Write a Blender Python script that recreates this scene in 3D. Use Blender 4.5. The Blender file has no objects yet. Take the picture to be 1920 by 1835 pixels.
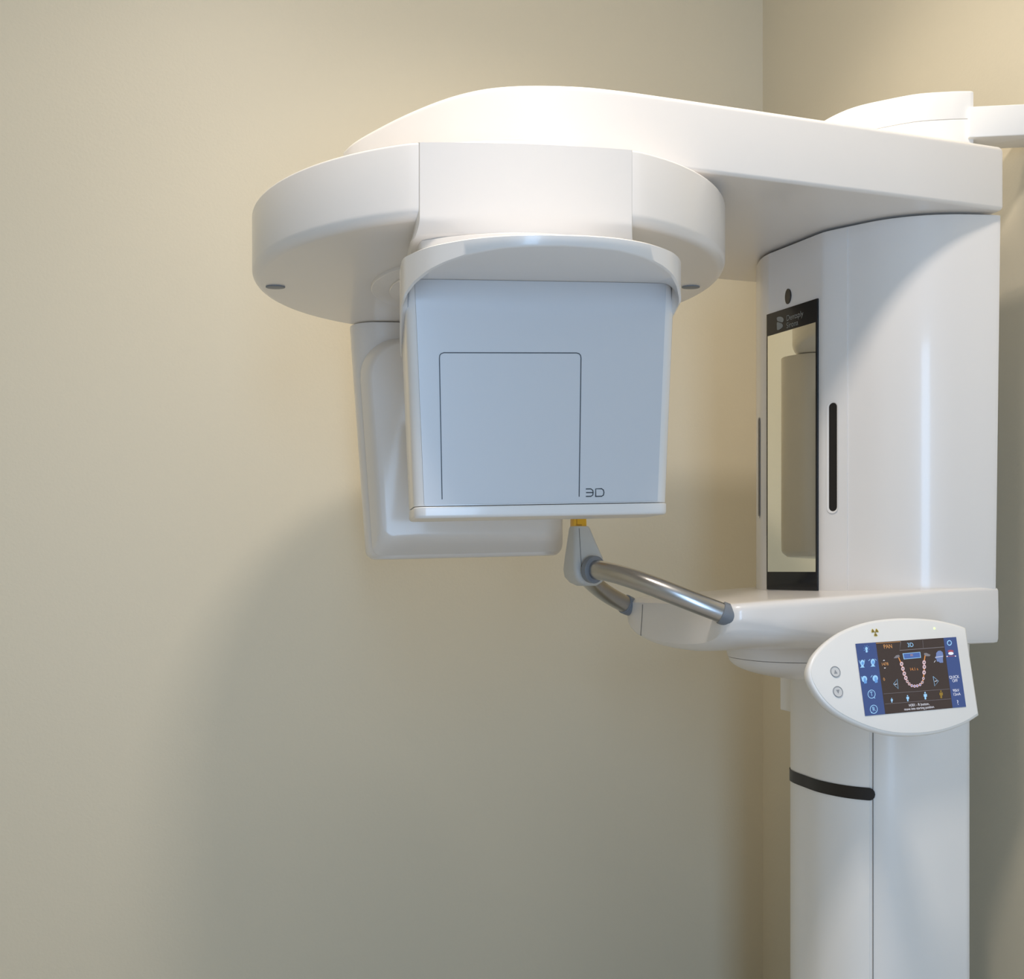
import bpy, bmesh, math
from mathutils import Vector, Matrix

C = bpy.context.scene.collection
S = bpy.context.scene
# ------------------------------------------------------------------ camera
EYE = 1.45; F = 2100.0; HZ = 1068.0          # eye height, focal length and horizon row of the 1920 x 1835 frame
cd = bpy.data.cameras.new('camera'); cam = bpy.data.objects.new('camera', cd); C.objects.link(cam)
cam.location = (0, 0, EYE); cam.rotation_euler = (math.pi/2, 0, 0)
cd.sensor_fit = 'HORIZONTAL'; cd.sensor_width = 36; cd.lens = F/1920*36
cd.shift_y = (HZ-917.5)/1920; cd.clip_start = 0.05
S.camera = cam
# machine frame: u along the arm from the ring centre to the column, v towards the camera side, Z above eye level
CU, SU = 0.9484, 0.3171
CX, CY = -0.036, 1.80
def W(u, v, z=0.0): return Vector((CX+CU*u+SU*v, CY+SU*u-CU*v, EYE+z))
ANG = math.atan2(SU, CU)

# ------------------------------------------------------------------ world, lights, exposure
w = bpy.data.worlds.new('world'); S.world = w; w.use_nodes = True
w.node_tree.nodes['Background'].inputs[0].default_value = (0.8, 0.87, 1, 1)
w.node_tree.nodes['Background'].inputs[1].default_value = 0.3
vs = S.view_settings
vs.view_transform = 'Standard'; vs.look = 'None'; vs.gamma = 1; vs.use_curve_mapping = False
vs.exposure = 0.14
def area(name, loc, target, sx, sy, power, col, spread=180):
    l = bpy.data.lights.new(name, 'AREA'); l.shape = 'RECTANGLE'; l.size = sx; l.size_y = sy
    l.energy = power; l.color = col; l.spread = math.radians(spread)
    o = bpy.data.objects.new(name, l); C.objects.link(o); o.location = loc
    d = Vector(target)-Vector(loc); o.rotation_euler = d.to_track_quat('-Z', 'Y').to_euler()
    return o
WARM = (1.0, 0.92, 0.83); COOL = (0.52, 0.70, 1.0)
area('ceiling_light', (0.03, 0.82, 3.26), (0.03, 0.821, 0), 0.24, 0.24, 22, (1.0, 0.895, 0.79))
area('ceiling_light', (-0.35, 1.55, 3.26), (-0.35, 1.551, 0), 0.24, 0.24, 3.3, (1.0, 0.88, 0.72), 120)
area('ceiling_light', (0.20, 1.85, 3.26), (0.20, 1.851, 0), 0.24, 0.24, 5.5, (1.0, 0.88, 0.72), 100)
area('doorway_light', (0.42, -1.9, 1.55), (0.1, 2.0, 1.5), 0.55, 2.5, 43, (0.43, 0.66, 1.0))

# ------------------------------------------------------------------ materials
def mat(name, col, rough=0.5, metal=0.0, coat=0.0, coatr=0.05, emit=None, es=1.0, bump=None, spec=0.5):
    m = bpy.data.materials.new(name); m.use_nodes = True
    nt = m.node_tree; b = nt.nodes['Principled BSDF']
    b.inputs['Base Color'].default_value = (*col, 1); b.inputs['Roughness'].default_value = rough
    b.inputs['Metallic'].default_value = metal; b.inputs['Coat Weight'].default_value = coat
    b.inputs['Coat Roughness'].default_value = coatr; b.inputs['Specular IOR Level'].default_value = spec
    if emit:
        b.inputs['Emission Color'].default_value = (*emit, 1); b.inputs['Emission Strength'].default_value = es
    if bump:
        tc = nt.nodes.new('ShaderNodeTexCoord'); n = nt.nodes.new('ShaderNodeTexNoise')
        n.inputs['Scale'].default_value = bump[0]; n.inputs['Detail'].default_value = 3
        bp = nt.nodes.new('ShaderNodeBump'); bp.inputs['Strength'].default_value = bump[1]; bp.inputs['Distance'].default_value = bump[2]
        nt.links.new(tc.outputs['Object'], n.inputs['Vector']); nt.links.new(n.outputs['Fac'], bp.inputs['Height'])
        nt.links.new(bp.outputs['Normal'], b.inputs['Normal'])
    return m
M = dict(
    wall=mat('beige_wall_paint', (0.66, 0.60, 0.465), 0.45, bump=(160, 0.15, 0.002), spec=0.35),
    ceil=mat('ceiling_paint', (0.75, 0.73, 0.69), 0.8),
    floor=mat('floor_vinyl', (0.56, 0.53, 0.49), 0.5, bump=(30, 0.1, 0.001)),
    white=mat('gloss_white_plastic', (0.84, 0.80, 0.76), 0.32, coat=0.4, coatr=0.09),
    satin=mat('satin_white_plastic', (0.90, 0.88, 0.85), 0.38, coat=0.15, coatr=0.15),
    mount=mat('mount_plastic', (0.80, 0.765, 0.73), 0.55, spec=0.3),
    panel=mat('panel_white', (0.64, 0.645, 0.66), 0.35, coat=0.3, coatr=0.12),
    grey=mat('grey_plastic', (0.56, 0.56, 0.54), 0.42),
    collar=mat('collar_grey', (0.20, 0.22, 0.25), 0.4),
    metal=mat('brushed_metal', (0.50, 0.49, 0.48), 0.28, metal=1.0),
    black=mat('black_plastic', (0.012, 0.010, 0.011), 0.35),
    glass=mat('black_glass', (0.012, 0.012, 0.013), 0.12, spec=0.35),
    mirror=mat('mirror_glass', (0.80, 0.80, 0.72), 0.02, metal=1.0),
    logo=mat('logo_grey', (0.30, 0.30, 0.28), 0.5),
    line=mat('line_dark', (0.03, 0.035, 0.04), 0.4),
    seam=mat('seam_shadow_gap', (0.10, 0.095, 0.09), 0.6),
    yellow=mat('yellow_plastic', (0.80, 0.42, 0.01), 0.35),
    dyellow=mat('yellow_mark', (0.50, 0.22, 0.01), 0.4),
    laser=mat('laser_window', (0.02, 0.004, 0.004), 0.1),
    btn=mat('button_face', (0.72, 0.71, 0.70), 0.4), btnring=mat('button_ring', (0.33, 0.34, 0.36), 0.35),
    tref=mat('trefoil_mark', (0.27, 0.19, 0.04), 0.5), trefy=mat('trefoil_ground', (0.85, 0.72, 0.25), 0.5),
    led=mat('led_green', (0.4, 0.9, 0.2), 0.4, emit=(0.55, 1.0, 0.25), es=1.6),
)
def em(name, col, s=1.0): return mat(name, (0.01, 0.01, 0.01), 0.25, emit=col, es=s)
def srgb(r, g, b):
    f = lambda c: (c/255/12.92) if c/255 <= 0.04045 else ((c/255+0.055)/1.055)**2.4
    return (f(r), f(g), f(b))
SM = [em('screen_dark', srgb(52, 42, 42)), em('screen_blue', srgb(52, 74, 128)), em('screen_lightblue', srgb(150, 200, 240)),
      em('screen_orange', srgb(205, 150, 95)), em('screen_white', srgb(225, 228, 240)), em('screen_grey', srgb(120, 118, 125)),
      em('screen_pink', srgb(215, 185, 195)), em('screen_button', srgb(68, 100, 165)), em('screen_gold', srgb(135, 110, 40)),
      em('screen_head', srgb(105, 125, 175)), em('screen_tan', srgb(210, 140, 75)), em('screen_red', srgb(150, 70, 90)), em('screen_midblue', srgb(95, 150, 215))]

# ------------------------------------------------------------------ mesh helpers
class MB:
    def __init__(s, T=None): s.v = []; s.f = []; s.m = []; s.T = T or (lambda a, b, c: Vector((a, b, c)))
    def add(s, vs_, fs, m=0):
        o = len(s.v); s.v += [s.T(*p) for p in vs_]
        for f in fs: s.f.append([i+o for i in f]); s.m.append(m)
    def loft(s, rings, m=0, cap0=True, cap1=True, closed=True):
        n = len(rings[0]); vs_ = [p for r in rings for p in r]; fs = []
        for k in range(len(rings)-1):
            for i in range(n if closed else n-1):
                j = (i+1) % n; fs.append([k*n+i, k*n+j, (k+1)*n+j, (k+1)*n+i])
        if cap0: fs.append(list(range(n))[::-1])
        if cap1: fs.append([(len(rings)-1)*n+i for i in range(n)])
        s.add(vs_, fs, m)
    def prism(s, out, z0, z1, r=0.003, m=0, r0=None, r1=None, taper=None, k=4, top=None):
        """closed plan outline extruded z0..z1 with rounded rims"""
        r0 = r if r0 is None else r0; r1 = r if r1 is None else r1
        secs = []
        for i in range(k+1):
            a = math.pi/2*i/k; secs.append((r0*(1-math.sin(a)), z0+r0*(1-math.cos(a))))
        for i in range(k+1):
            a = math.pi/2*i/k; secs.append((r1*(1-math.cos(a)), z1-r1*(1-math.sin(a))))
        rings = []
        for ins, z in secs:
            o = offset(out, ins)
            if taper: o = [taper(x, y, z) for x, y in o]
            rings.append([(x, y, z + (top(x, y)*(z-z0)/(z1-z0) if top else 0)) for x, y in o])
        s.loft(rings, m)
    def box(s, x0, x1, y0, y1, z0, z1, r=0.003, m=0):
        s.prism(rrect(x0, x1, y0, y1, max(r, 0.0005), 3), z0, z1, r, m)
    def tube(s, path, rad, m=0, n=24, cap=True):
        path = [Vector(p) for p in path]; rings = []; up = None
        for i, p in enumerate(path):
            t = (path[min(i+1, len(path)-1)]-path[max(i-1, 0)]).normalized()
            if up is None: up = t.orthogonal().normalized()
            up = (up-t*up.dot(t)).normalized(); sd = t.cross(up)
            r_ = rad[i] if isinstance(rad, (list, tuple)) else rad
            rings.append([tuple(p+up*math.cos(2*math.pi*k/n)*r_+sd*math.sin(2*math.pi*k/n)*r_) for k in range(n)])
        s.loft(rings, m, cap, cap)
    def build(s, name, mats, parent=None, angle=35, label=None):
        me = bpy.data.meshes.new(name); me.from_pydata([tuple(p) for p in s.v], [], s.f)
        for q in (mats if isinstance(mats, (list, tuple)) else [mats]): me.materials.append(q)
        for p, mi in zip(me.polygons, s.m): p.material_index = mi
        bm = bmesh.new(); bm.from_mesh(me); bmesh.ops.remove_doubles(bm, verts=bm.verts, dist=1e-6)
        if getattr(s, 'recalc', True): bmesh.ops.recalc_face_normals(bm, faces=bm.faces)
        bm.to_mesh(me); bm.free()
        for p in me.polygons: p.use_smooth = True
        me.set_sharp_from_angle(angle=math.radians(angle))
        o = bpy.data.objects.new(name, me); C.objects.link(o)
        if parent: o.parent = parent
        if label: o['label'] = label
        return o
def offset(out, d):
    n = len(out); res = []
    A = sum(out[i][0]*out[(i+1) % n][1]-out[(i+1) % n][0]*out[i][1] for i in range(n)); sg = 1 if A > 0 else -1
    if abs(d) < 1e-9: return list(out)
    for i in range(n):
        a, b, c = out[i-1], out[i], out[(i+1) % n]
        e1 = Vector((b[0]-a[0], b[1]-a[1])); e2 = Vector((c[0]-b[0], c[1]-b[1]))
        if e1.length < 1e-9: e1 = e2
        if e2.length < 1e-9: e2 = e1
        e1.normalize(); e2.normalize()
        n1 = Vector((-e1.y, e1.x))*sg; n2 = Vector((-e2.y, e2.x))*sg
        nn = n1+n2; nn = nn.normalized() if nn.length > 1e-6 else n1
        k = d/max(0.5, nn.dot(n1)); res.append((b[0]+nn.x*k, b[1]+nn.y*k))
    return res
def rrect(x0, x1, y0, y1, r, k=5):
    o = []
    for cx, cy, a0 in ((x1-r, y1-r, 0), (x0+r, y1-r, 90), (x0+r, y0+r, 180), (x1-r, y0+r, 270)):
        for i in range(k+1):
            a = math.radians(a0+90*i/k); o.append((cx+r*math.cos(a), cy+r*math.sin(a)))
    return o
def catmull(pts, k=8, closed=False):
    res = []; n = len(pts)
    for i in range(n if closed else n-1):
        P = [pts[(i+j) % n] if closed else pts[min(max(i+j, 0), n-1)] for j in (-1, 0, 1, 2)]
        for s_ in range(k):
            t = s_/k
            res.append(tuple(0.5*(2*P[1][d]+(P[2][d]-P[0][d])*t+(2*P[0][d]-5*P[1][d]+4*P[2][d]-P[3][d])*t*t
                       + (3*P[1][d]-P[0][d]-3*P[2][d]+P[3][d])*t**3) for d in range(len(P[0]))))
    if not closed: res.append(tuple(pts[-1]))
    return res
def mirror_half(h):
    """half outline (u, v>=0) from the nose (v=0) to the back -> closed outline"""
    return [(u, v) for u, v in h] + [(u, -v) for u, v in h[::-1] if v > 1e-6]
def text_geo(body, size, align='CENTER'):
    cu = bpy.data.curves.new('t', 'FONT'); cu.body = body; cu.size = size; cu.align_x = align; cu.align_y = 'CENTER'; cu.resolution_u = 3
    o = bpy.data.objects.new('t', cu); C.objects.link(o); bpy.context.view_layer.update()
    me = o.to_mesh(); vs_ = [(v.co.x, v.co.y) for v in me.vertices]; fs = [list(p.vertices) for p in me.polygons]
    o.to_mesh_clear(); bpy.data.objects.remove(o); bpy.data.curves.remove(cu)
    return vs_, fs

# ------------------------------------------------------------------ the room
def plane_uv(name, corners, m, thick):
    """a slab given by its four inner corners, grown outwards by thick"""
    mb = MB(); c = [Vector(p) for p in corners]
    t = Vector(thick); mb.loft([[tuple(p) for p in c], [tuple(p+t) for p in c]])
    o = mb.build(name, m); o['kind'] = 'structure'; return o
UB, VB, UL, VF, HC = 0.95, -0.745, -2.3, 4.2, 3.3
def F3(u, v, z): p = W(u, v); return (p.x, p.y, z)
nv = (W(0, -1)-W(0, 0))*0.1; nu = (W(1, 0)-W(0, 0))*0.1
plane_uv('wall_back', [F3(UL, VB, 0), F3(UB, VB, 0), F3(UB, VB, HC), F3(UL, VB, HC)], M['wall'], nv)
plane_uv('wall_right', [F3(UB, VB, 0), F3(UB, VF, 0), F3(UB, VF, HC), F3(UB, VB, HC)], M['wall'], nu)
plane_uv('wall_left', [F3(UL, VB, 0), F3(UL, VF, 0), F3(UL, VF, HC), F3(UL, VB, HC)], M['wall'], -nu)
plane_uv('wall_front', [F3(UL, VF, 0), F3(UB, VF, 0), F3(UB, VF, HC), F3(UL, VF, HC)], M['wall'], -nv)
plane_uv('floor', [F3(UL, VB, 0), F3(UB, VB, 0), F3(UB, VF, 0), F3(UL, VF, 0)], M['floor'], (0, 0, -0.1))
plane_uv('ceiling', [F3(UL, VB, HC), F3(UB, VB, HC), F3(UB, VF, HC), F3(UL, VF, HC)], M['ceil'], (0, 0, 0.1))

# ------------------------------------------------------------------ the machine
U0 = 0.72
root = bpy.data.objects.new('panoramic_xray_machine', None); C.objects.link(root)
p0 = W(U0, 0); root.location = (p0.x, p0.y, 0); root.rotation_euler = (0, 0, ANG)
root['label'] = 'white dental panoramic x-ray machine with ring head and touch panel in the room corner'
root['category'] = 'x-ray machine'
def L(u, v, z): return Vector((u-U0, -v, EYE+z))        # (u, v, Z) -> machine local
RA = math.radians(9.38)-ANG
def R(p, q, z):                                          # rotating unit: p sideways, q outwards to the sensor
    x = p*math.cos(RA)+q*math.sin(RA); y = p*math.sin(RA)-q*math.cos(RA)
    return Vector((x-U0, y, EYE+z+0.026*p))
def XY(x, y): return L(x, y, 0)

# column
half_col = [(0.62, 0), (0.634, 0.05), (0.66, 0.0835), (0.70, 0.110), (0.76, 0.130), (0.818, 0.140)]
far_half = [(0.6217, -0.055), (0.627, -0.10), (0.639, -0.128), (0.665, -0.150), (0.71, -0.160), (0.77, -0.163)]
def joined(far, near, k):
    """smooth open outline, far back end .. nose .. near back end -> (near part from v=0, far part)"""
    o = catmull(far[::-1]+near, k); i0 = len(far)*k; return o[i0:], o[:i0]
hc, fc = joined(far_half, half_col, 8)
hc_full = hc + [(0.824, 0.137), (0.826, 0.130), (0.826, 0.05)]
col_out = hc_full + [(0.826, -0.05), (0.826, -0.155), (0.82, -0.162)] + fc
mb = MB(L); mb.prism(col_out, -EYE+0.03, 0.60, 0.003)
mb.build('column', M['satin'], root)
nose = [p for p in hc if p[1] <= 0.0845]
co_off = offset(col_out, -0.0015)
k0 = len(hc_full); farn = [p for p in co_off[k0:] if p[0] < 0.668 and p[1] > -0.152]
nearn = co_off[:len(nose)]
no = nearn + [(nose[-1][0]+0.006, nose[-1][1]-0.004), (nose[-1][0]+0.02, 0.03), (0.67, -0.10)] + farn
mb = MB(L); mb.prism(no, -EYE+0.035, -0.14, 0.0012)
cover = mb.build('column_cover', M['satin'], root)
ks = min(range(len(hc)), key=lambda k: abs(hc[k][1]-0.0860)); sa = co_off[ks]; sb = co_off[ks+1]; dl = math.hypot(sb[0]-sa[0], sb[1]-sa[1]); du, dv = (sb[0]-sa[0])/dl, (sb[1]-sa[1])/dl
mb = MB(L); e_ = [(sa[0]+du*a-dv*b, sa[1]+dv*a+du*b) for a, b in ((-0.0005, -0.002), (-0.0005, 0.0004), (0.0005, 0.0004), (0.0005, -0.002))]
mb.loft([[(u, v, z) for u, v in e_] for z in (-EYE+0.035, -0.14)]); mb.build('seam', M['seam'], cover)
# dark band round the column nose
def along(path):
    d = [0]
    for a, b in zip(path, path[1:]): d.append(d[-1]+math.hypot(b[0]-a[0], b[1]-a[1]))
    return d
full = offset(col_out, -0.0030)
seq = [p for p in full[len(hc_full):] if p[0] < 0.70] + [p for p in full[:len(hc_full)] if p[1] <= 0.11 and p[0] < 0.72]
seq = catmull(seq, 3); dist = along(seq)
def strip(mb, seq, z0, z1, rend, thick, m=0, maxd=None, both=False):
    """rounded-end band laid on a wall whose plan path is seq"""
    d = along(seq); tot = d[-1] if maxd is None else maxd; zc = (z0+z1)/2; h = (z1-z0)/2
    a = []; b = []
    for p, dd in zip(seq, d):
        if dd > tot: break
        e = tot-dd; s_ = dd if both else 1e9; e = min(e, s_)
        hh = h if e >= rend else h*math.sqrt(max(0.0, 1-((rend-e)/rend)**2))
        a.append((p[0], p[1], zc+hh)); b.append((p[0], p[1], zc-hh))
    n = len(a)
    mb.add(a+b, [[i, i+1, n+i+1, n+i] for i in range(n-1)], m)
def densify(seq, n):
    d = along(seq); out = []
    for i in range(n+1):
        t = d[-1]*i/n
        for k in range(len(d)-1):
            if d[k+1] >= t: break
        f = (t-d[k])/max(1e-9, d[k+1]-d[k]); out.append(tuple(seq[k][j]+(seq[k+1][j]-seq[k][j])*f for j in (0, 1)))
    return out
seq = densify([p for p in seq if p[1] < 0.0925], 260)
mb = MB(L); strip(mb, seq, -0.397, -0.375, 0.011, 0); mb.build('recess_band', M['black'], root, label='black curved recess band')
# column top cap, with its parting line
cap_n, cap_f = joined([(0.657, -0.04), (0.657, -0.085), (0.668, -0.12), (0.695, -0.145), (0.74, -0.158)], [(0.664, 0), (0.677, 0.03), (0.702, 0.062), (0.742, 0.1037), (0.791, 0.1307), (0.822, 0.143)], 8)
cap_o = cap_n + [(0.827, 0.143), (0.829, 0.138), (0.829, 0.05), (0.829, -0.05), (0.829, -0.150), (0.822, -0.158)] + cap_f
mb = MB(L); mb.prism(cap_o, 0.60, 0.7745, 0.0008); mb.build('column_top', M['satin'], root)
mb = MB(L); mb.prism(cap_o, 0.7753, 0.824, 0.0008, r1=0.004, k=4); mb.build('top_cap', M['satin'], root)
# bracket that ties the column to the wall
mb = MB(); 
def WB(a, b, c):
    d = Vector((0.993, -0.12, 0)); nrm = Vector((0.12, 0.993, 0)); q = Vector((0.806, 1.945, EYE))+d*a+nrm*b+Vector((0, 0, c))
    q = Matrix.Rotation(-ANG, 3, 'Z') @ (q-Vector((p0.x, p0.y, 0))); return q
mb = MB(WB); mb.box(-0.02, 0.105, -0.03, 0.03, 0.740, 0.793, 0.002); mb.build('wall_bracket', M['satin'], root)

# carriage
half_car = [(0.5563, 0), (0.5620, 0.047), (0.5655, 0.073), (0.5700, 0.090), (0.588, 0.122), (0.620, 0.1716), (0.660, 0.207), (0.707, 0.231), (0.7616, 0.247), (0.782, 0.2515)]
far_hc = [(0.5505, -0.045), (0.5488, -0.062), (0.552, -0.088), (0.564, -0.120), (0.582, -0.155), (0.615, -0.196), (0.655, -0.226), (0.707, -0.246), (0.7616, -0.255), (0.782, -0.2565)]
hcar, fcar = joined(far_hc, half_car, 10)
hcar = hcar + [(0.7865, 0.2515), (0.789, 0.248), (0.789, 0.15)]
car = hcar + [(0.789, -0.15), (0.789, -0.250)] + fcar
tp = lambda u, v, z: (u-0.0095*max(0, (0.575-z)/0.6)*max(0, (u-0.6)/0.19), v)
mb = MB(L); mb.prism(car, -0.038, 0.5735, 0.002, taper=tp); mb.build('carriage', M['white'], root)
nose = [p for p in hcar if p[0] < 0.6 and p[1] <= 0.1235]
off = offset(car, -0.0018)[:len(nose)]
farn = [p for p in offset(car, -0.0018)[len(hcar):] if p[0] < 0.576 and p[1] > -0.15]
no = off + [(nose[-1][0]+0.006, nose[-1][1]-0.004), (nose[-1][0]+0.006, 0.0), (0.59, -0.13)] + farn
mb = MB(L); mb.prism(no, -0.037, 0.572, 0.0012); ccov = mb.build('front_cover', M['white'], root)
# laser slots either side of the mirror
of2 = offset(car, -0.0032)
def slot(path, c, wd, z0, z1):
    d = along(path); n = 14
    def at(t):
        for k in range(len(d)-1):
            if d[k+1] >= t: break
        f = (t-d[k])/(d[k+1]-d[k]); return (path[k][0]+(path[k+1][0]-path[k][0])*f, path[k][1]+(path[k+1][1]-path[k][1])*f)
    ring_ = [(wd/2*math.cos(math.pi*i/n), z1-wd/2+wd/2*math.sin(math.pi*i/n)) for i in range(n+1)]
    ring_ += [(wd/2*math.cos(math.pi+math.pi*i/n), z0+wd/2+wd/2*math.sin(math.pi+math.pi*i/n)) for i in range(n+1)]
    return [(*at(c+s_), z) for s_, z in ring_]
for sgn, path in ((1, of2[:len(hcar)]), (-1, [of2[0]]+of2[len(hcar):][::-1])):
    dd = along(path); cs = next(d for d, p in zip(dd, path) if abs(p[1]) >= 0.1015)
    mb = MB(L); o_ = slot(path, cs-0.001, 0.021, 0.095, 0.2825); i_ = slot(path, cs, 0.0145, 0.0985, 0.281)
    dn = (0.0008, -0.0006*sgn)
    mb.loft([o_, [(u+dn[0], v+dn[1], z) for u, v, z in i_]], 0, False, False)
    mb.add([(u+dn[0], v+dn[1], z) for u, v, z in i_], [list(range(len(i_)))], 1)
    mb.build('laser_slot', [M['white'], M['black']], ccov, label='tall black laser slot')
# lens hole
def disc_on_nose(mb, u, v, z, r, m=0, n=24, du=0.0):
    mb.add([(u+du, v+r*math.cos(2*math.pi*i/n), z+r*math.sin(2*math.pi*i/n)) for i in range(n)], [list(range(n))], m)
mb = MB(L)
mb.loft([[(0.5527, -0.004+0.0088*math.cos(a), 0.483+0.0135*math.sin(a)) for a in [2*math.pi*i/24 for i in range(24)]],
         [(0.558, -0.004+0.0088*math.cos(a), 0.483+0.0135*math.sin(a)) for a in [2*math.pi*i/24 for i in range(24)]]])
mb.build('lens', M['black'], ccov, label='small black round camera lens')

# mirror
ma = Vector((0.545, -0.0595)); mbv = Vector((0.5615, 0.075)); mdir = (mbv-ma).normalized(); mn = Vector((-mdir.y, mdir.x)); MW = (mbv-ma).length
def MT(s_, z, d): q = ma+mdir*s_+mn*d; return L(q.x, q.y, z)     # s along, z up, d outwards (towards -u)
MZ0, MZ1 = -0.0355, 0.462
mb = MB(lambda s_, z, d: MT(s_, z, d))
def rect(mb, a0, a1, b0, b1, d, m): mb.add([(a0, b0, d), (a1, b0, d), (a1, b1, d), (a0, b1, d)], [[0, 1, 2, 3]], m)
mb.prism([(0, MZ0), (MW, MZ0), (MW, MZ1), (0, MZ1)], -0.012, 0.001, 0.0003)
g0, g1, gz0, gz1 = 0.0035, MW-0.0035, MZ0+0.032, MZ1-0.040
rect(mb, g0, g1, gz0, gz1, 0.0013, 1)
for body, cx, cz in (('Dentsply', 0.0835, 0.4435), ('Sirona', 0.0835, 0.4305)):
    v_, f_ = text_geo(body, 0.0142, 'LEFT'); mb.add([(x*0.88+0.0555, y+cz, 0.0014) for x, y in v_], f_, 2)
# the two leaf-like strokes of the emblem
def leaf(pts): 
    c = catmull(pts, 6, True); mb.add([(x, 0.4395+(z-0.4368)*0.74, 0.0014) for x, z in c], [list(range(len(c)))], 2)
leaf([(0.030, 0.4520), (0.040, 0.4510), (0.0475, 0.4450), (0.0475, 0.4385), (0.044, 0.4365), (0.036, 0.4405), (0.0305, 0.4445)])
leaf([(0.030, 0.4405), (0.037, 0.4375), (0.0440, 0.4330), (0.0460, 0.4265), (0.040, 0.4220), (0.031, 0.4215), (0.0295, 0.430)])
mir = mb.build('mirror', [M['glass'], M['mirror'], M['logo']], root, label='tall narrow mirror with black header and footer')

# arm
half_arm = [(-0.236, 0), (-0.228, 0.030), (-0.205, 0.068), (-0.160, 0.128), (-0.105, 0.185), (-0.037, 0.230), (0.04, 0.255), (0.11, 0.2635), (0.19, 0.265)]
ha = catmull(half_arm, 8) + [(0.40, 0.265), (0.60, 0.2645), (0.777, 0.263), (0.782, 0.261), (0.784, 0.256), (0.784, 0.15)]
arm = mirror_half(ha)
drop = lambda u, v: -0.036*min(1, max(0, (-0.06-u)/0.18))**1.7
mb = MB(L); mb.prism(arm, 0.5775, 0.681, 0.006, r1=0.010, top=drop, k=5); mb.build('arm', M['white'], root)

# rotating unit -------------------------------------------------
def circ(r, n=128, cx=0, cy=0): return [(cx+r*math.cos(2*math.pi*i/n), cy+r*math.sin(2*math.pi*i/n)) for i in range(n)]
mb = MB(R)
def clip_front(o, q=0.342): return [(x, min(y, q)) for x, y in o]
zs = []
for k in range(9):
    a = math.pi/2*k/8; zs.append((0.015*(1-math.sin(a)), 0.455+0.015*(1-math.cos(a))))
for k in range(5):
    a = math.pi/2*k/4; zs.append((0.004*(1-math.cos(a)), 0.5535-0.004*(1-math.sin(a))))
mb.loft([[(x, y, z) for x, y in clip_front(circ(0.372-i_, 160), 0.342-i_)] for i_, z in zs])
ring = mb.build('rotating_ring', M['white'], root)
mb = MB(R); mb.prism(circ(0.300), 0.5535, 0.5775, 0.006); mb.build('turntable', M['white'], root)
# hub: two thin circular steps under the ring
mb = MB(R); mb.prism(circ(0.189), 0.4495, 0.4565, 0.0015); mb.prism(circ(0.160), 0.4465, 0.4500, 0.0012); mb.build('hub', M['white'], root)
for pp, qq in ((-0.338, -0.02), (0.33, 0.02)):
    mb = MB(R); mb.prism([(pp+0.015*math.cos(a), qq+0.011*math.sin(a)) for a in [2*math.pi*i/20 for i in range(20)]], 0.4532, 0.4552, 0.0003)
    mb.build('indicator', M['collar'], ring)
# sensor mount: boss on the front of the ring
def front_outline(w_, qc, qs, qb, rc=0.014, n=28):
    pts = []
    for i in range(n+1):
        t = -1+2*i/n; pts.append((t*(w_-rc*0.3), qs+(qc-qs)*(1-t*t)))
    o = [(-w_, qb)]+[(-w_, qs-rc)] + [(-w_+rc*0.12, qs-rc*0.45)] + pts + [(w_-rc*0.12, qs-rc*0.45)] + [(w_, qs-rc), (w_, qb)]
    return o
mb = MB(R); rings = []
for k in range(37):
    t = k/36; z = 0.430+(0.5545-0.430)*t
    w_ = 0.1445+0.007*max(0, 1-t/0.22)**2; qc = 0.364; qs_ = 0.332-0.020*max(0, 1-t/0.20)**1.5
    if k == 0: w_ -= 0.003; qc -= 0.003
    dz = lambda y: -0.0095*t*max(0, (y-0.334)/0.04)
    rings.append([(x, y, z+dz(y)) for x, y in front_outline(w_, qc, qs_+0.013-(0.003 if k == 0 else 0), 0.22)])
rings.insert(0, [(x*0.985, y-0.006, 0.4285) for x, y in front_outline(0.149, 0.360, 0.316, 0.22)])
mb.loft(rings); mb.build('sensor_mount', M['mount'], root)
# neck between boss and hood
mb = MB(R); mb.prism([(x, y) for x, y in front_outline(0.140, 0.375, 0.33, 0.26)], 0.36, 0.4305, 0.001); mb.build('sensor_neck', M['white'], root)

# sensor unit
HW = 0.1700; PC = -0.001
prof_q = [(0.0, 0.572), (0.2, 0.5705), (0.4, 0.5635), (0.6, 0.549), (0.8, 0.5235), (0.9, 0.502), (0.96, 0.483), (0.99, 0.470), (1.0, 0.455)]
prof_z = [(0.0, 0.3568), (0.4, 0.3550), (0.6, 0.3515), (0.75, 0.3465), (0.85, 0.3410), (0.93, 0.3340), (0.98, 0.3255), (1.0, 0.318)]
def lerp_tab(tab, t):
    for (a, x), (b, y) in zip(tab, tab[1:]):
        if t <= b: return x+(y-x)*(t-a)/(b-a)
    return tab[-1][1]
hq = [(q, t) for t, q in prof_q]
hp = catmull([(PC+HW*t*sg, q) for sg, tab in ((-1, prof_q[::-1]), (1, prof_q[1:])) for t, q in tab], 6)
NS = 10
hp = [(PC-HW+0.006*(1-i/NS)**2, 0.345+(0.455-0.345)*i/NS) for i in range(NS)] + hp + [(PC+HW-0.006*((i+1)/NS)**2, 0.455-(0.455-0.345)*(i+1)/NS) for i in range(NS)]
def zb(i, p, q):
    if i < NS or i >= len(hp)-NS: return 0.318-0.042*(0.455-q)/0.11
    return lerp_tab(prof_z, min(1, abs(p-PC)/HW))
mb = MB(R)
Z_ = [zb(i, p, q) for i, (p, q) in enumerate(hp)]
inner = [(max(-0.163, min(0.163, x*0.965)), 0.4495 if y > 0.4495 else y) for x, y in hp]
r0 = [(x*0.90, min(y, 0.54)*0.985, 0.3725) for x, y in hp]
r1 = [(x*0.985, y-0.003, 0.3705) for x, y in hp]
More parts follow.
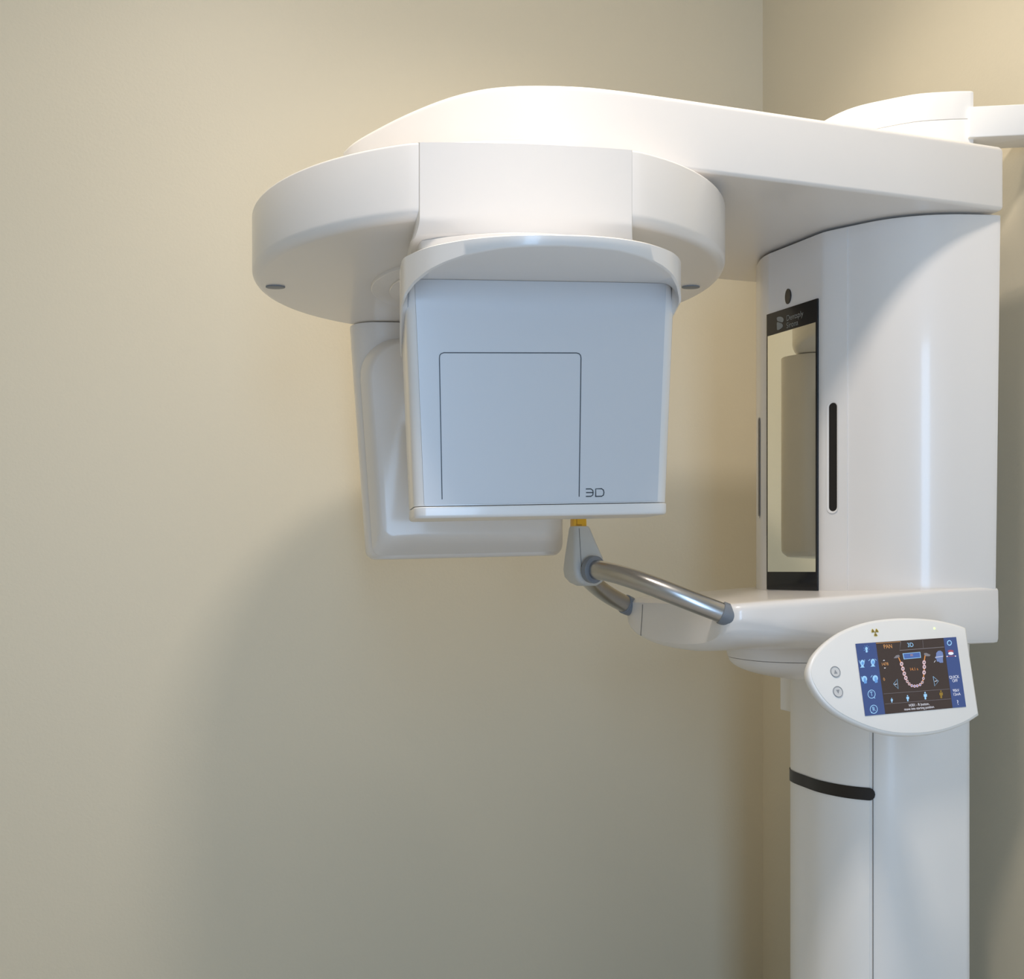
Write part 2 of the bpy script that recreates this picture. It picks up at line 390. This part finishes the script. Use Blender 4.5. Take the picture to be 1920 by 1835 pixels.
r2 = [(x, y, 0.3685) for x, y in hp]
r3 = [(x, y, z+0.002) for (x, y), z in zip(hp, Z_)]
r4 = [(x*0.988, y-0.002, z) for (x, y), z in zip(hp, Z_)]
r5 = [(x, y, 0.3495 if a[1] > 0.4495 else min(0.3495, z+0.004)) for (x, y), z, a in zip(inner, Z_, hp)]
mb.loft([r0, r1, r2, r3, r4, r5], 0, False, False)
mb.add(r0, [list(range(len(r0)))])
mb.build('sensor_hood', M['white'], root, angle=50)
def body_out(w_, q1, q0, r): return rrect(-w_, w_, q0, q1, r, 6)
mb = MB(R); rings = []
for z in [0.35, 0.30, 0.24, 0.18, 0.12, 0.0795]:
    t = (0.35-z)/0.271; rings.append([(x, y, z) for x, y in [(x_+0.001, y_) for x_, y_ in body_out(0.1680-0.0115*t, 0.449, 0.352, 0.014)]])
mb.loft(rings); sens = mb.build('sensor_housing', M['white'], root)
# front panel with its printed frame and mark
mb = MB(R); rings = []
def pw(z): return 0.1555-0.0115*(0.35-z)/0.271
fp = [(-pw(0.349), 0.349), (pw(0.349), 0.349), (pw(0.081), 0.081), (-pw(0.081), 0.081)]
mb.add([(x, 0.4485, z) for x, z in fp]+[(x*0.997, 0.4506, z) for x, z in fp], [[4, 5, 6, 7], [0, 1, 5, 4], [1, 2, 6, 5], [2, 3, 7, 6], [3, 0, 4, 7]], 0)
def on_panel(px, py, q=0.4510):                 # pixel measured in the photograph -> p, z on the panel plane
    d = Vector(((px-960)/F, 1, (HZ-py)/F)); pd = Vector((0.9866, 0.163, 0)); wd = Vector((0.163, -0.9866, 0)); c = Vector((CX, CY, 0))
    t = (q+c.dot(wd))/d.dot(wd); pt = d*t-c; p = pt.dot(pd); return p, pt.z-0.026*p
def stroke(mb, pts, wdt, m, q=0.4510, T=None):
    """flat polyline of width wdt"""
    n = len(pts); Lf = []; Rt = []
    for i in range(n):
        a = Vector(pts[max(i-1, 0)]); b = Vector(pts[i]); c = Vector(pts[min(i+1, n-1)])
        t = (c-a).normalized(); nr = Vector((-t.y, t.x))*wdt/2
        Lf.append((b.x+nr.x, b.y+nr.y)); Rt.append((b.x-nr.x, b.y-nr.y))
    put = T or (lambda x, y: (x, q, y))
    mb.add([put(*p) for p in Lf+Rt], [[i, i+1, n+i+1, n+i] for i in range(n-1)], m)
frm = [(829, 936), (824, 671), (824.6, 666), (827, 663), (832, 661), (1081, 661.5), (1086, 663), (1088.6, 666), (1089.5, 671), (1086, 931)]
stroke(mb, [on_panel(*p) for p in frm], 0.0011, 1)
for pl in ([(1098.5, 916.6), (1108, 916.4), (1111.5, 919), (1112.2, 923), (1111.5, 928), (1108, 930.3), (1098.5, 930.5)], [(1099, 923.3), (1112, 923.2)],
           [(1117, 930.5), (1117, 916.3), (1128, 916.1), (1131.5, 918.5), (1132.5, 923), (1131.5, 928), (1128, 930.2), (1116, 930.5)]):
    stroke(mb, [on_panel(*p) for p in pl], 0.0013, 1)
mb.build('front_panel', [M['panel'], M['line']], sens, label='flat front panel with thin dark frame line and 3D mark')
mb = MB(R); mb.prism(rrect(-0.1555, 0.1575, 0.352, 0.4535, 0.014, 6), 0.0645, 0.0785, 0.0015, r0=0.004); mb.build('bottom_cap', M['white'], sens)

# tube head
mb = MB(R); rings = []
def th(z): return 0.216-0.030*(0.455-z)/0.43
def thring(z, i_=0): 
    w_ = th(z); return [(x, y, z) for x, y in rrect(-w_+i_, 0.183-i_, -0.375+i_, -0.262-i_*0.6, 0.045 if i_ < 0.01 else 0.035, 8)]
for z in [0.4535, 0.40, 0.30, 0.20, 0.12, 0.06]: rings.append(thring(z))
for k in range(1, 9):
    a = math.pi/2*k/8; rad = 0.018; rings.append(thring(0.023+rad-rad*math.sin(a), rad*(1-math.cos(a))))
mb.loft(rings); tube_head = mb.build('tube_head', M['white'], root, label='rounded x-ray tube housing hanging behind the sensor')
# raised cover with a dished rim, lower lip bevelled under
def plate(x0, x1, z0, z1, rt, rb, k=8):
    o = []
    for cx, cz_, a0, r in ((x1-rt, z1-rt, 0, rt), (x0+rt, z1-rt, 90, rt), (x0+rb, z0+rb, 180, rb), (x1-rb, z0+rb, 270, rb)):
        for i in range(k+1):
            a = math.radians(a0+90*i/k); o.append((cx+r*math.cos(a), cz_+r*math.sin(a)))
    return o
mb = MB(lambda x, y, z: R(x+0.028*(0.42-y)/0.4*(1 if x < 0 else 0.0), z, y))
rings = []
for t in [0, 0.12, 0.3, 0.5, 0.7, 0.88, 1.0]:
    e = math.sin(t*math.pi/2); i_ = 0.020*t
    o = plate(-0.203+i_, 0.176-0.012*t, 0.030+0.036*t, 0.425-i_*0.8, 0.075-0.008*t, 0.016+0.006*t)
    rings.append([(x, y, -0.264+0.036*e) for x, y in o])
mb.loft(rings, 0, False, True); mb.build('tube_cover', M['white'], tube_head)

# platform -----------------------------------------------------
def plat(u, hw, zt, zc, zb_, n_, r=0.013):
    r = 0.013-0.007*min(1, max(0, (u-0.4)/0.3))
    pts = []
    K = 8
    half = []
    for i in range(K+1): half.append(((hw-r)*i/K, zt+0.002*(1-(i/K)**2)))
    for i in range(1, 6):
        a = math.pi/2*i/5; half.append((hw-r+r*math.sin(a), zt-r*(1-math.cos(a))))
    half.append((hw+0.001, (zt-r+zc)/2)); half.append((hw, zc+0.002))
    half.append((hw-0.001, zc))
    for i in range(1, 15):
        a = math.pi/2*i/14; c, s_ = math.cos(a), math.sin(a)
        half.append(((hw-0.0015)*abs(c)**(2/n_) if c > 1e-6 else 0, zc+(zb_-zc)*abs(s_)**(2/n_)))
    right = half; left = [(-v, z) for v, z in half[1:-1]][::-1]
    return [(u, v, z) for v, z in right+left]
mb = MB(L)
secs = [(0.322, 0.176, -0.060, -0.088, -0.124, 2.3), (0.3265, 0.186, -0.056, -0.087, -0.129, 2.3), (0.334, 0.194, -0.053, -0.084, -0.133, 2.3), (0.345, 0.199, -0.0515, -0.082, -0.1355, 2.4), (0.38, 0.208, -0.0485, -0.086, -0.1355, 2.3),
        (0.43, 0.2165, -0.0455, -0.094, -0.135, 2.2), (0.50, 0.227, -0.0415, -0.102, -0.134, 2.2), (0.58, 0.237, -0.0365, -0.108, -0.132, 2.5), (0.68, 0.247, -0.031, -0.113, -0.127, 4), (0.775, 0.2525, -0.028, -0.114, -0.119, 10), (0.782, 0.2515, -0.029, -0.1135, -0.118, 10)]
mb.loft([plat(*s_) for s_ in secs]); platform = mb.build('support_platform', M['white'], root, angle=28)
# parting line across the nose
mb = MB(L); z_ = [(-0.1105, -0.062), (-0.113, -0.085), (-0.1185, -0.118)]
mb.loft([[(0.3212, v-0.0003, z), (0.3212, v+0.0003, z), (0.326, v+0.0003, z), (0.326, v-0.0003, z)] for v, z in z_]); mb.build('seam', M['seam'], platform)
# pod underneath
mb = MB(L); rings = []
def sup(cu_, a, b, n_=2.6, N=48):
    o = []
    for i in range(N):
        t = 2*math.pi*i/N; c, s_ = math.cos(t), math.sin(t)
        o.append((cu_+a*math.copysign(abs(c)**(2/n_), c), b*math.copysign(abs(s_)**(2/n_), s_)))
    return o
for z, k in ((-0.115, 1.0), (-0.130, 1.0), (-0.1545, 0.96), (-0.155, 0.945)): rings.append([(x, y, z) for x, y in sup(0.598, 0.148*k, 0.125*k)])
mb.loft(rings); mb.build('pod', M['white'], root)
mb = MB(L); rings = []
for k in range(10):
    a = math.pi/2*k/9*0.93; s_ = math.cos(a); rings.append([(x, y, -0.1555-0.038*math.sin(a)/math.sin(math.pi/2*0.93)) for x, y in sup(0.598, 0.141*s_, 0.120*s_)])
mb.loft(rings); mb.build('pod_bowl', M['white'], root)
mb = MB(L); mb.box(0.648, 0.70, -0.182, -0.140, -0.272, -0.155, 0.003); mb.build('guide_block', M['satin'], root)

# support tubes
def bez(P, n=26):
    o = []
    for i in range(n+1):
        t = i/n; a = [(1-t)**3, 3*t*(1-t)**2, 3*t*t*(1-t), t**3]
        o.append(tuple(sum(a[k]*P[k][d] for k in range(4)) for d in range(3)))
    return o
for sg in (1, -1):
    P = [(0.162, 0.020*sg, 0.001), (0.188, 0.100*sg, -0.001), (0.225, 0.150*sg, -0.030), (0.333, 0.176*sg, -0.0705)]
    if sg < 0: P[0:3] = [(0.165, -0.015, 0.001), (0.200, -0.085, -0.004), (0.236, -0.150, -0.034)]
    mb = MB(L); mb.tube(bez(P), 0.0158); tb = mb.build('support_tube', M['metal'], root, label='brushed metal support tube')
    pts = bez(P); e1 = Vector(pts[-1]); e0 = Vector(pts[-3]); d = (e1-e0).normalized()
    e1 = e1-d*(0.009 if sg > 0 else 0.019)
    mb = MB(L); mb.tube([tuple(e1-d*0.004), tuple(e1-d*0.003), tuple(e1+d*0.006), tuple(e1+d*0.016)], [0.0165, 0.0180, 0.0180, 0.0172], n=32); mb.build('collar', M['collar'], tb)
    if sg > 0:
        b0 = Vector(pts[2]); b1 = Vector(pts[3]); d = (b1-b0).normalized()
        mb = MB(L); mb.tube([tuple(b0-d*0.010), tuple(b0-d*0.001), tuple(b0), tuple(b0+d*0.0006)], [0.0225, 0.0225, 0.0215, 0.0160], n=32); mb.build('collar', M['collar'], tb)

# bite holder
mb = MB(L)
holder = []
hs = [(0.0715, 0.1265, 0.153, 0.013), (0.068, 0.1255, 0.1555, 0.0145), (0.045, 0.1235, 0.164, 0.019), (0.02, 0.1215, 0.174, 0.024), (0.0, 0.1205, 0.180, 0.028), (-0.012, 0.123, 0.178, 0.028), (-0.021, 0.130, 0.172, 0.024), (-0.0265, 0.140, 0.165, 0.016)]
rings = [[(x, y, z) for x, y in rrect(u0_+0.015, u1_+0.015, -hv, hv, 0.007, 4)] for z, u0_, u1_, hv in hs]
mb.loft(rings); hold = mb.build('bite_holder', M['grey'], root, label='light grey tapered bite holder')
mb = MB(L); mb.loft([[(u+0.0147, hv2-0.001, z), (u+0.0153, hv2-0.001, z), (u+0.0153, hv2+0.0006, z), (u+0.0147, hv2+0.0006, z)] for z, u, hv2 in ((0.068, 0.134, 0.0145), (0.045, 0.1335, 0.019), (0.02, 0.133, 0.024), (0.0, 0.133, 0.028))]); mb.build('seam', M['seam'], hold)

# touch panel --------------------------------------------------
def ray(px, py): return Vector(((px-960)/F, 1, (HZ-py)/F))
YL, YR = 1.600, 1.655
TL = ray(1603, 1206.6)*YL; TR = ray(1792.6, 1194)*YR; BL = ray(1621.6, 1342)*(YL-0.032); BR = ray(1811.4, 1324.7)*(YR-0.032)
pc = (TL+TR+BL+BR)/4; pr = ((TR-TL)+(BR-BL)).normalized(); pdn = ((BL-TL)+(BR-TR)); pdn = (pdn-pr*pdn.dot(pr)).normalized(); pn = pr.cross(pdn)
if pn.y > 0: pn = -pn
def pp(px, py):                              # measured pixel -> coordinates on the panel plane (a right, b down)
    d = ray(px, py); t = pc.dot(pn)/d.dot(pn); q = d*t-pc; return (q.dot(pr), q.dot(pdn))
RI = Matrix.Rotation(-ANG, 3, 'Z')
def PT(a, b, h): q = pc+pr*a+pdn*b+pn*h+Vector((0, 0, EYE)); return RI @ (q-Vector((p0.x, p0.y, 0)))
def cz(cx, cy): return pp(1490+cx/5.3333, 1150+cy/5.3333)
edge = [(1705, 152), (1600, 118), (1400, 78), (1150, 62), (900, 75), (700, 112), (500, 188), (350, 288), (232, 410), (178, 520), (168, 600), (198, 700), (296, 850), (450, 985), (700, 1108), (950, 1180), (1200, 1195), (1450, 1165), (1680, 1090), (1832, 1000)]
eo = catmull([cz(*p) for p in edge], 5)
eo = eo[:-1] + [eo[-1]] + [tuple(eo[-1][j]+(eo[0][j]-eo[-1][j])*t for j in (0, 1)) for t in (0.2, 0.4, 0.6, 0.8)]
mb = MB(PT)
rings = [[(x, y, h) for x, y in offset(eo, i_)] for i_, h in ((0.0012, -0.0002), (0.0004, -0.0004), (0, -0.0012), (-0.0022, -0.0020), (-0.0032, -0.0035), (-0.0036, -0.007), (-0.0030, -0.013), (-0.0005, -0.019), (0.006, -0.024), (0.016, -0.027))]
mb.loft(rings[::-1], 0)
pan = mb.build('control_panel', M['satin'], root, angle=40, label='egg-shaped white touch control panel')
# screen with its picture
mb = MB(PT); mb.recalc = False
def flip(fs): return fs
def poly(pts, m, h=0.0004):
    q = [cz(*p) for p in pts]
    A = sum(q[i][0]*q[(i+1) % len(q)][1]-q[(i+1) % len(q)][0]*q[i][1] for i in range(len(q)))
    if A > 0: q = q[::-1]
    mb.add([(x, y, h) for x, y in q], [list(range(len(q)))], m)
def sline(pts, wpx, m, h=0.0010): stroke(mb, [cz(*p) for p in pts], wpx*0.000147, m, T=lambda x, y: (x, y, h))
def stext(body, cx, cy, hpx, m, h=0.0011, sx=1.0):
    v_, f_ = text_geo(body, hpx*0.000147*1.38); x0, y0 = cz(cx, cy)
    mb.add([(x0+x*sx, y0-y, h) for x, y in v_], f_, m)
def ell(cx, cy, rx, ry, m, h=0.0009, n=16): poly([(cx+rx*math.cos(2*math.pi*i/n), cy+ry*math.sin(2*math.pi*i/n)) for i in range(n)], m, h)
def oring(cx, cy, r_, wpx, m, ry=None): 
    ry = ry or r_; sline([(cx+r_*math.cos(2*math.pi*i/24), cy+ry*math.sin(2*math.pi*i/24)) for i in range(25)], wpx, m)
poly([(605, 303), (1612, 235), (1712, 932), (703, 1025)], 0, 0.0004)
poly([(605, 303), (808, 289), (903, 1006), (703, 1025)], 1, 0.0006)
poly([(1485, 244), (1612, 235), (1712, 932), (1577, 944)], 1, 0.0006)
sline([(810, 300), (1055, 282)], 4, 3); sline([(1056, 282), (1046, 370), (1490, 336)], 5, 5); sline([(1275, 268), (1282, 345)], 2.5, 5)
stext('PAN', 928, 332, 42, 3, sx=0.9); stext('3D', 1153, 317, 44, 2)
poly([(1076, 400), (1252, 385), (1260, 443), (1088, 459)], 2, 0.0008); poly([(1083, 404), (1247, 390), (1254, 439), (1093, 454)], 7, 0.0009); stext('P1', 1168, 421, 24, 3, 0.0012)
stext('14.1 s', 1188, 558, 30, 10); stext('1478', 898, 508, 30, 3); stext('0', 890, 660, 30, 3)
poly([(878, 474), (889, 464), (901, 472)], 4, 0.0009); poly([(888, 543), (899, 552), (909, 541)], 4, 0.0009)
jaw = [(1034, 435), (1048, 468), (1065, 505), (1078, 553), (1092, 602), (1107, 645), (1122, 680), (1142, 705), (1167, 722), (1195, 727), (1222, 724), (1250, 712), (1272, 688), (1283, 650), (1290, 590), (1292, 535), (1290, 490), (1296, 450), (1302, 415)]
sline(catmull(jaw, 3), 11, 10, 0.0008)
for i, p in enumerate(jaw[2:17]):
    ell(p[0], p[1], 17-abs(6-i)*0.0 if i < 4 or i > 11 else 13, 22 if i < 4 or i > 11 else 15, 6, 0.0010, 12)
    ell(p[0], p[1], 9, 10 if i < 4 or i > 11 else 8, 9 if 5 < i < 10 else 5, 0.0011, 10)
poly([(985, 448), (1010, 420), (1035, 414), (1048, 425), (1040, 440), (1015, 447)], 5, 0.0009); poly([(1290, 398), (1312, 394), (1355, 415), (1345, 428), (1310, 428), (1290, 412)], 5, 0.0009)
poly([(1410, 425), (1412, 395), (1430, 375), (1455, 372), (1476, 388), (1482, 420), (1478, 455), (1482, 492), (1448, 494), (1440, 484), (1418, 480), (1413, 455), (1402, 448)], 9, 0.0009)
sline([(1400, 440), (1480, 428)], 4, 4); sline([(1390, 490), (1404, 470)], 4, 4)
sline([(985, 706), (1021, 656), (1031, 755), (985, 706)], 4, 2); sline([(996, 712), (1020, 705)], 5, 4)
sline([(1380, 630), (1433, 676), (1396, 727), (1380, 630)], 4, 2); sline([(1396, 680), (1420, 673)], 5, 4)
sline([(885, 804), (1545, 755)], 2.5, 5); sline([(900, 906), (1560, 853)], 2.5, 5)
for cx, cy, k, m_ in ((968, 868, 0.62, 2), (1127, 848, 0.82, 2), (1303, 823, 1.0, 2), (1461, 809, 1.05, 8)):
    ell(cx-3*k, cy-30*k, 7*k, 9*k, m_); poly([(cx-17*k, cy-16*k), (cx+14*k, cy-19*k), (cx+17*k, cy+8*k), (cx+8*k, cy+10*k), (cx+9*k, cy+36*k), (cx-6*k, cy+37*k), (cx-9*k, cy+10*k), (cx-16*k, cy+8*k)], m_, 0.0009)
stext('H301 - R button,', 1240, 912, 27, 4, sx=0.92); stext('move into starting position', 1241, 947, 25, 4, sx=0.92)
oring(1543, 295, 20, 9, 2, 23)
ell(1556, 378, 30, 14, 11); ell(1558, 400, 27, 15, 4, 0.0010); sline([(1512, 430), (1610, 424)], 6, 11); ell(1520, 430, 6, 6, 4, 0.0011); ell(1603, 427, 6, 6, 4, 0.0011)
stext('QUICK', 1590, 637, 30, 4, sx=0.92); stext('OFF', 1599, 674, 30, 4, sx=0.92); stext('90kV', 1609, 771, 29, 4, sx=0.92); stext('12mA', 1616, 808, 29, 4, sx=0.92); stext('?', 1627, 893, 48, 4)
# icons of the left strip
ell(714, 352, 13, 17, 2); poly([(706, 368), (724, 367), (725, 390), (708, 391)], 2, 0.0009)
for i in range(8):
    a = math.pi*2*i/8+0.2
    if abs(math.sin(a)-1) > 0.12: sline([(714+20*math.cos(a), 352+22*math.sin(a)), (714+31*math.cos(a), 352+35*math.sin(a))], 5, 12)
for cx, cy, side in ((673, 498, 0), (778, 488, 0), (694, 660, 1), (802, 653, 1)):
    ell(cx, cy-4, 21 if not side else 27, 30 if not side else 32, 2); poly([(cx-11, cy+15), (cx+11, cy+13), (cx+14, cy+34), (cx+26, cy+42), (cx-24, cy+45), (cx-12, cy+34)], 2, 0.0010) if not side else poly([(cx-8, cy+15), (cx+24, cy+10), (cx+24, cy+38), (cx-2, cy+42)], 12, 0.0010)
    ell(cx+3, cy+2, 12, 19, 12, 0.0010)
for a in (((640, 470), (650, 500)), ((696, 462), (692, 490)), ((735, 475), (750, 458)), ((796, 455), (815, 470)), ((662, 630), (668, 655)), ((757, 640), (772, 618))): sline(a, 5, 2)
for cx, cy, t in ((765, 807, 'T'), (787, 958, 'R')): oring(cx, cy, 36, 6, 2, 41); stext(t, cx, cy, 44, 2, sx=0.9)
sline([(790, 838), (800, 850)], 6, 2); sline([(770, 985), (764, 998)], 6, 2)
scr = mb.build('screen', SM, pan, label='lit touch screen with a jaw diagram and blue icon strips')
# reorient screen faces outward
me = scr.data
nl = RI @ pn
bm = bmesh.new(); bm.from_mesh(me)
bmesh.ops.reverse_faces(bm, faces=[f for f in bm.faces if f.normal.dot(nl) < 0]); bm.to_mesh(me); bm.free()
# buttons
for cx, cy, sg in ((406, 582, -1), (432, 782, 1)):
    bx, by = cz(cx, cy); r_ = 0.0080
    mb = MB(PT); c = lambda r_: [(bx+r_*math.cos(2*math.pi*i/32), by+r_*math.sin(2*math.pi*i/32)) for i in range(32)]
    mb.loft([[(x, y, h) for x, y in c(q)] for q, h in ((r_, -0.001), (r_, 0.0006), (r_*0.97, 0.0010), (r_*0.88, 0.0010), (r_*0.85, 0.0004))], 1, False, False)
    mb.add([(x, y, 0.0004) for x, y in c(r_*0.85)], [list(range(32))], 0)
    mb.add([(bx-0.0028, by-sg*0.0028, 0.0006), (bx+0.0028, by-sg*0.0028, 0.0006), (bx, by+sg*0.0030, 0.0006)], [[0, 1, 2]], 2)
    mb.build('button', [M['btn'], M['btnring'], M['btnring']], pan)
# radiation sign and indicator light
mb = MB(PT); bx, by = cz(803, 187)
for k in range(3):
    a0 = math.radians(-90+180+120*k)
    arc = [(bx+q*math.cos(a), by+q*math.sin(a), 0.0004) for q, aa in ((0.0017, (-0.5, 0, 0.5)), (0.0056, (0.5, 0.25, 0, -0.25, -0.5))) for a in [a0+d for d in aa]]
    mb.add(arc, [list(range(len(arc)))], 0)
    arc = [(bx+q*math.cos(a), by+q*math.sin(a), 0.0002) for q, aa in ((0.0012, (-0.75, 0, 0.75)), (0.0064, (0.58, 0.25, 0, -0.25, -0.58))) for a in [a0+d for d in aa]]
    mb.add(arc, [list(range(len(arc)))], 1)
mb.add([(bx+0.0010*math.cos(2*math.pi*i/14), by+0.0010*math.sin(2*math.pi*i/14), 0.0005) for i in range(14)], [list(range(14))], 0)
mb.build('radiation_sign', [M['tref'], M['trefy']], pan, label='small yellow radiation trefoil')
mb = MB(PT); bx, by = cz(1398, 148); mb.loft([[(bx+q*math.cos(2*math.pi*i/16), by+q*math.sin(2*math.pi*i/16), h) for i in range(16)] for q, h in ((0.0014, -0.0005), (0.0014, 0.0002), (0.0009, 0.0008))]); mb.build('indicator_light', M['led'], pan, label='tiny green light')
mb = MB(PT)
xs, ys = pp(1503.5, 1277); 
mb.loft([[(xs+0.0102+ox, ys+oy, h) for ox, oy in ((0, -0.009), (0.0035, -0.0085), (0.0035, 0.0085), (0, 0.009))] for h in (-0.0165, -0.0155)]); 
# panel swivel arm
tgt = L(0.60, 0.10, -0.150)
st = PT(-0.01, 0.0, -0.026)
mb = MB(); mb.tube([tuple(st), tuple(st.lerp(tgt, 0.35)), tuple(tgt)], [0.036, 0.028, 0.026]); mb.build('panel_bracket', M['satin'], root)

# foot plate of the column on the floor
mb = MB(L); mb.prism(rrect(0.52, 0.86, -0.20, 0.20, 0.03, 6), -EYE, -EYE+0.03, 0.004); mb.build('base_plate', M['satin'], root)

# yellow bite block, pushed into the holder
bb = bpy.data.objects.new('bite_block', None); C.objects.link(bb)
q = W(0.1535, 0, 0.072); bb.location = q; bb.rotation_euler = (0, 0, ANG)
bb['label'] = 'small yellow bite block standing in the grey bite holder'; bb['category'] = 'bite block'
mb = MB(); rings = []
for z, a, b in ((-0.001, 0.0115, 0.0085), (0.006, 0.0115, 0.0085), (0.034, 0.0105, 0.0075), (0.036, 0.0095, 0.0068)): rings.append([(x, y, z) for x, y in rrect(-a, a, -b, b, 0.0015, 2)])
mb.loft(rings); mb.box(-0.0070, -0.0055, -0.0088, -0.0080, 0.001, 0.014, 0.0002, 1); mb.box(-0.007, 0.003, -0.0088, -0.0080, 0.001, 0.0025, 0.0002, 1)
mb.build('stem', [M['yellow'], M['dyellow']], bb)
mb = MB(); mb.prism(rrect(-0.022, 0.0075, -0.014, 0.014, 0.006, 4), 0.036, 0.041, 0.001); mb.build('bite_plate', M['yellow'], bb)
